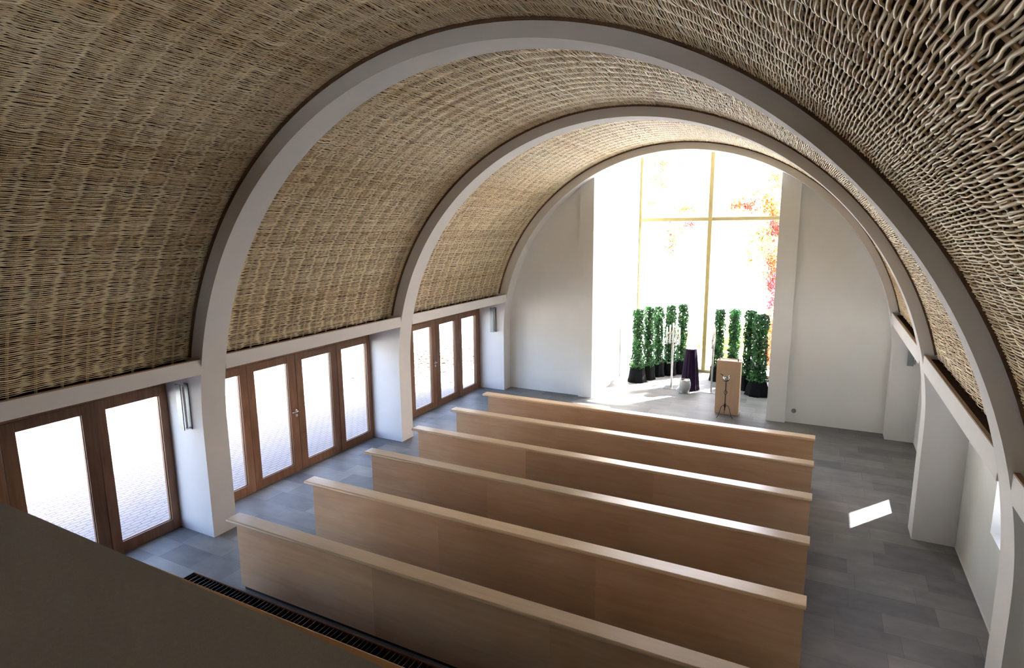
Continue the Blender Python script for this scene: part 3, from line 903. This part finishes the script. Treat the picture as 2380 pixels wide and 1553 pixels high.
for k in range(4):
    a = k * PI / 2 + 0.5
    m.tube([(0.008 * math.cos(a), 0.008 * math.sin(a), 0.835), (0.04 * math.cos(a), 0.04 * math.sin(a), 0.838), (0.064 * math.cos(a), 0.064 * math.sin(a), 0.872), (0.069 * math.cos(a), 0.069 * math.sin(a), 0.892)], 0.005, n=8)
m.build('bowl_cradle', M['iron'], e)
e = tag(empty('glass_bowl', (SX, SY, 0.8445)), 'clear glass bowl with flat rim on the iron stand', 'bowl')
m = MB(); m.lathe([(0.003, 0.004), (0.030, 0.004), (0.060, 0.035), (0.077, 0.085), (0.072, 0.125), (0.090, 0.130), (0.090, 0.126), (0.069, 0.120), (0.072, 0.085), (0.056, 0.038), (0.028, 0.009), (0.003, 0.009)], n=36, cap=False)
m.build('bowl_body', M['bowl'], e)
e = tag(empty('scoop', (SX, SY, 0.90)), 'small black handled scoop leaning in the glass bowl', 'scoop')
m = MB(); m.tube([(-0.035, -0.01, 0.02), (-0.062, -0.018, 0.073)], 0.004, n=8); m.tube([(-0.062, -0.018, 0.073), (-0.125, -0.035, 0.115)], [0.009, 0.011], n=10)
m.build('handle', M['black'], e)
m = MB(); m.lathe([(0.004, -0.004), (0.018, 0.0), (0.024, 0.016), (0.022, 0.017), (0.016, 0.004), (0.004, 0.0)], c=(-0.028, -0.008, 0.006), n=16, cap=False); m.build('cup', M['steel'], e)

# ------------------------------------------------------------------ outside
m = MB(); m.box(-60, 60, -40, 90, -0.3, -0.075)
tag(m.build('ground', M['ground']), 'pale open ground outside the building', 'ground', kind='structure')
m = MB(); m.box(-14.0, -8.31, -1.0, 21.0, -0.074, -0.060)
p = m.build('ground_paving', M['joint'])
tag(p, 'grey honeycomb block paving outside the brown doors', 'paving', kind='structure')
m = MB()
px, py = 0.105, 0.20
ix = 0
x = -11.6
while x < -8.40:
    y = -0.5 + (py / 2 if ix % 2 else 0)
    while y < 20.5:
        g = 0.0025
        hx = [(-0.052 + g, 0), (-0.030, -0.100 + g), (0.030, -0.100 + g), (0.052 - g, 0), (0.030, 0.100 - g), (-0.030, 0.100 - g)]
        m.add([(x + a, y + b, -0.052) for a, b in hx] + [(x + a, y + b, -0.0595) for a, b in hx], [tuple(range(6))] + [(i, i + 6, (i + 1) % 6 + 6, (i + 1) % 6) for i in range(6)])
        y += py
    x += 0.0865; ix += 1
m.build('paving_blocks', M['paver'], p)

# fallen leaves by the far door
r = np.random.default_rng(3)
n = 1500
pos = np.stack([-11.5 + 0.9 * r.standard_normal(n), 17.3 + 1.6 * r.standard_normal(n), np.full(n, -0.035)], 1)
pos = pos[pos[:, 0] < -9.0]
n = len(pos)
nrm = np.array([0, 0, 1.0]) + 0.25 * r.standard_normal((n, 3))
me = leaves_mesh('fallen_leaves', pos, nrm, 0.10 + 0.06 * r.random(n), r.random(n), M['litter'], r)
o = bpy.data.objects.new('fallen_leaves', me); COL.objects.link(o)
tag(o, 'scattered fallen leaves on the paving outside the farthest door', 'leaves', kind='stuff')

def tree(name, base, trunk, clusters, label, mat, cat='tree', size=(0.09, 0.08), seed=0):
    """trunk: list of limbs, each (points, radii); clusters: (x, y, z, spread xyz, count, tone mean)"""
    r = np.random.default_rng(seed)
    e = tag(empty(name, base), label, cat, 'trees and shrubs beyond the tall window')
    for k, (pts, rad) in enumerate(trunk):
        m = MB(); m.tube([Vector(q) - Vector(base) for q in pts], rad, n=10)
        m.build('trunk' if k == 0 else 'branch', M['bark'], e)
    P, T = [], []
    for (x, y, z, s, n, tn) in clusters:
        n = int(n * (1.7 if size[0] < 0.06 else 1))
        q = r.standard_normal((n, 3)) * np.array(s) * 0.6 + np.array([x, y, z])
        P.append(q); T.append((tn + 0.12 * r.standard_normal(n)).clip(0, 1))
    P = np.concatenate(P) - np.array(base); T = np.concatenate(T)
    me = leaves_mesh('foliage', P, r.standard_normal((len(P), 3)), size[0] + size[1] * r.random(len(P)), T, mat, r)
    o = bpy.data.objects.new('foliage', me); COL.objects.link(o); o.parent = e
    return e
tree('maple_tree', (0.3, 20.6, -0.08),
     [([(0.3, 20.6, -0.08), (0.25, 20.6, 1.8), (0.1, 20.7, 3.4), (0.2, 20.8, 6.0)], [0.13, 0.11, 0.09, 0.03]),
      ([(0.15, 20.65, 2.6), (-0.6, 20.5, 3.6), (-1.2, 20.5, 4.3), (-1.9, 20.5, 4.8)], [0.03, 0.02, 0.01, 0.004]),
      ([(0.2, 20.6, 1.6), (-0.5, 20.4, 2.2), (-1.0, 20.3, 2.9)], [0.05, 0.03, 0.01]),
      ([(0.1, 20.7, 3.4), (-0.6, 20.6, 4.6), (-1.1, 20.6, 5.6)], [0.05, 0.03, 0.01])],
     [(-1.58, 20.5, 4.95, (.24, .3, .30), 190, .55), (-2.2, 20.5, 4.93, (.18, .3, .15), 90, .30), (-2.55, 20.5, 4.96, (.2, .3, .15), 60, .40), (-1.45, 20.5, 5.75, (.2, .3, .3), 70, .5),
      (-1.95, 20.5, 5.35, (.3, .3, .2), 60, .95), (-1.35, 20.5, 4.25, (.25, .3, .35), 200, .22), (-1.8, 20.5, 4.1, (.4, .4, .3), 160, .98),
      (-1.65, 20.5, 3.6, (.35, .4, .5), 190, .96), (-2.1, 20.5, 3.2, (.10, .2, .35), 50, .85), (-1.38, 20.4, 3.2, (.18, .3, .35), 190, .42), (-1.36, 20.4, 2.55, (.14, .3, .35), 150, .12),
      (-1.32, 20.4, 1.95, (.14, .3, .2), 80, .05), (-1.5, 20.4, 2.75, (.25, .3, .3), 70, .95), (-1.35, 20.4, 0.95, (.16, .4, .5), 320, .48), (-1.3, 20.4, 0.2, (.2, .4, .4), 260, .34), (0.6, 20.7, 4.0, (1.0, .6, 1.6), 700, .3)],
     'red and orange autumn maple beyond the tall window, against the pilaster', M['maple'], size=(0.05, 0.05), seed=41)
tree('autumn_tree', (-6.4, 23.0, -0.08),
     [([(-6.4, 23.0, -0.08), (-6.4, 23.0, 3.0), (-6.3, 23.0, 7.5)], [0.14, 0.11, 0.05]),
      ([(-6.35, 23.0, 3.9), (-5.6, 22.8, 4.1), (-5.0, 22.6, 4.3)], [0.015, 0.008, 0.003])],
     [(-5.45, 22.6, 6.55, (.22, .4, .25), 60, .36), (-5.65, 22.6, 6.0, (.25, .4, .4), 50, .66), (-5.4, 22.6, 5.9, (.3, .4, .2), 50, .75), (-5.8, 22.6, 5.2, (.12, .3, .1), 18, .6),
      (-4.7, 22.6, 5.1, (.4, .4, .25), 70, .88), (-4.55, 22.6, 4.95, (.3, .3, .08), 40, .6), (-4.4, 22.6, 4.4, (.30, .4, .10), 60, .08), (-4.9, 22.6, 4.2, (.4, .4, .25), 110, .9),
      (-5.05, 22.6, 3.7, (.15, .3, .5), 60, .30), (-6.8, 23.2, 7.0, (1.0, 1.0, 1.2), 500, .5)],
     'thin leaved autumn tree beyond the tall window, above the candelabrum', M['maple'], size=(0.05, 0.05), seed=42)
tree('added_shade_tree', (4.0, 25.5, -0.08),  # added out of view; its crown keeps sun off the nave
     [([(4.0, 25.5, -0.08), (3.8, 25.5, 4.0), (3.2, 25.2, 9.0), (2.6, 25.0, 13.5)], [0.28, 0.22, 0.16, 0.05]),
      ([(3.4, 25.3, 8.5), (2.2, 24.8, 11.2), (0.8, 24.6, 12.6)], [0.1, 0.06, 0.02])],
     [(2.8, 24.6, 13.6, (2.6, 1.6, 1.2), 5200, .75), (1.0, 24.6, 13.2, (1.6, 1.2, 0.9), 1800, .7)],
     'added tree beyond the window, its unseen crown blocking sun from the nave', M['maple'], size=(0.16, 0.14), seed=43)
tree('shrub', (-2.9, 20.4, -0.08),
     [([(-2.9, 20.4, -0.08), (-2.9, 20.4, 0.5)], [0.02, 0.01])],
     [(-3.0, 20.4, 0.45, (.5, .4, .5), 150, .6), (-2.4, 20.4, 0.6, (.4, .4, .6), 240, .4), (-3.9, 20.4, 0.5, (.5, .4, .5), 160, .7)],
     'low yellow green shrub outside the tall window behind the ivy', M['shrub'], 'shrub', seed=44)

# ------------------------------------------------------------------ light
w = bpy.data.worlds.new('sky'); scene.world = w
w.use_nodes = True
nt = w.node_tree
bg = nt.nodes['Background']
sky = nt.nodes.new('ShaderNodeTexSky')
sky.sky_type = 'NISHITA'
sky.sun_disc = False
sky.sun_elevation = math.radians(38.9)
sky.sun_rotation = math.atan2(0.58, 0.81)
sky.air_density = 1.0; sky.dust_density = 3.5; sky.ozone_density = 1.0
wb = nt.nodes.new('ShaderNodeMix'); wb.data_type = 'RGBA'; wb.blend_type = 'MULTIPLY'
wb.inputs['Factor'].default_value = 1.0
nt.links.new(sky.outputs['Color'], wb.inputs[6]); wb.inputs[7].default_value = (1.05, 0.955, 1.0, 1)
nt.links.new(wb.outputs[2], bg.inputs['Color'])
bg.inputs['Strength'].default_value = 0.64

l = bpy.data.lights.new('sun', 'SUN')
l.energy = 27.0; l.angle = math.radians(0.55); l.color = (1.0, 0.98, 0.955)
o = bpy.data.objects.new('sun', l); COL.objects.link(o)
o.rotation_euler = SUN.to_track_quat('-Z', 'Y').to_euler()

def portal(name, loc, rot, sx, sy):
    l = bpy.data.lights.new(name, 'AREA'); l.shape = 'RECTANGLE'; l.size = sx; l.size_y = sy
    l.cycles.is_portal = True
    o = bpy.data.objects.new(name, l); COL.objects.link(o)
    o.location = loc; o.rotation_euler = rot
for y0, y1 in ((1.1, 5.05), (5.425, 9.377), (9.75, 13.827)):
    portal('sky_portal', (-8.30, (y0 + y1) / 2, 1.1), (0, -PI / 2, 0), 2.0, y1 - y0 - 0.2)
portal('sky_portal', (-2.97, YW + 0.14, 3.45), (-PI / 2, 0, 0), 4.0, 6.8)
portal('sky_portal', (-2.95, -3.34, 4.4), (PI / 2, 0, 0), 2.3, 1.0)
for a, b in WIN:
    portal('sky_portal', (2.27, (a + b) / 2, 1.62), (0, PI / 2, 0), 1.3, b - a)

# ------------------------------------------------------------------ camera
yaw, pitch, roll, fpx = -0.4789, -0.1742, -0.0089, 1390.95
fw = Vector((math.sin(yaw) * math.cos(pitch), math.cos(yaw) * math.cos(pitch), math.sin(pitch)))
rt = Vector((math.cos(yaw), -math.sin(yaw), 0))
up = rt.cross(fw)
r2 = math.cos(roll) * rt + math.sin(roll) * up
u2 = -math.sin(roll) * rt + math.cos(roll) * up
cam = bpy.data.cameras.new('camera')
cam.sensor_fit = 'HORIZONTAL'; cam.sensor_width = 36.0
cam.lens = fpx / 2380.0 * 36.0
cam.clip_start = 0.02; cam.clip_end = 500
co = bpy.data.objects.new('camera', cam); COL.objects.link(co)
co.matrix_world = Matrix(((r2.x, u2.x, -fw.x, 0), (r2.y, u2.y, -fw.y, 0), (r2.z, u2.z, -fw.z, 4.3), (0, 0, 0, 1)))
scene.camera = co

# ------------------------------------------------------------------ view
scene.view_settings.view_transform = 'Standard'
scene.view_settings.look = 'None'
scene.view_settings.gamma = 1.0
scene.view_settings.use_curve_mapping = False
scene.view_settings.exposure = 2.0
cy = scene.cycles
cy.max_bounces = 10; cy.diffuse_bounces = 9; cy.glossy_bounces = 3; cy.transmission_bounces = 6; cy.transparent_max_bounces = 12
cy.caustics_reflective = False; cy.caustics_refractive = False
cy.sample_clamp_indirect = 8.0
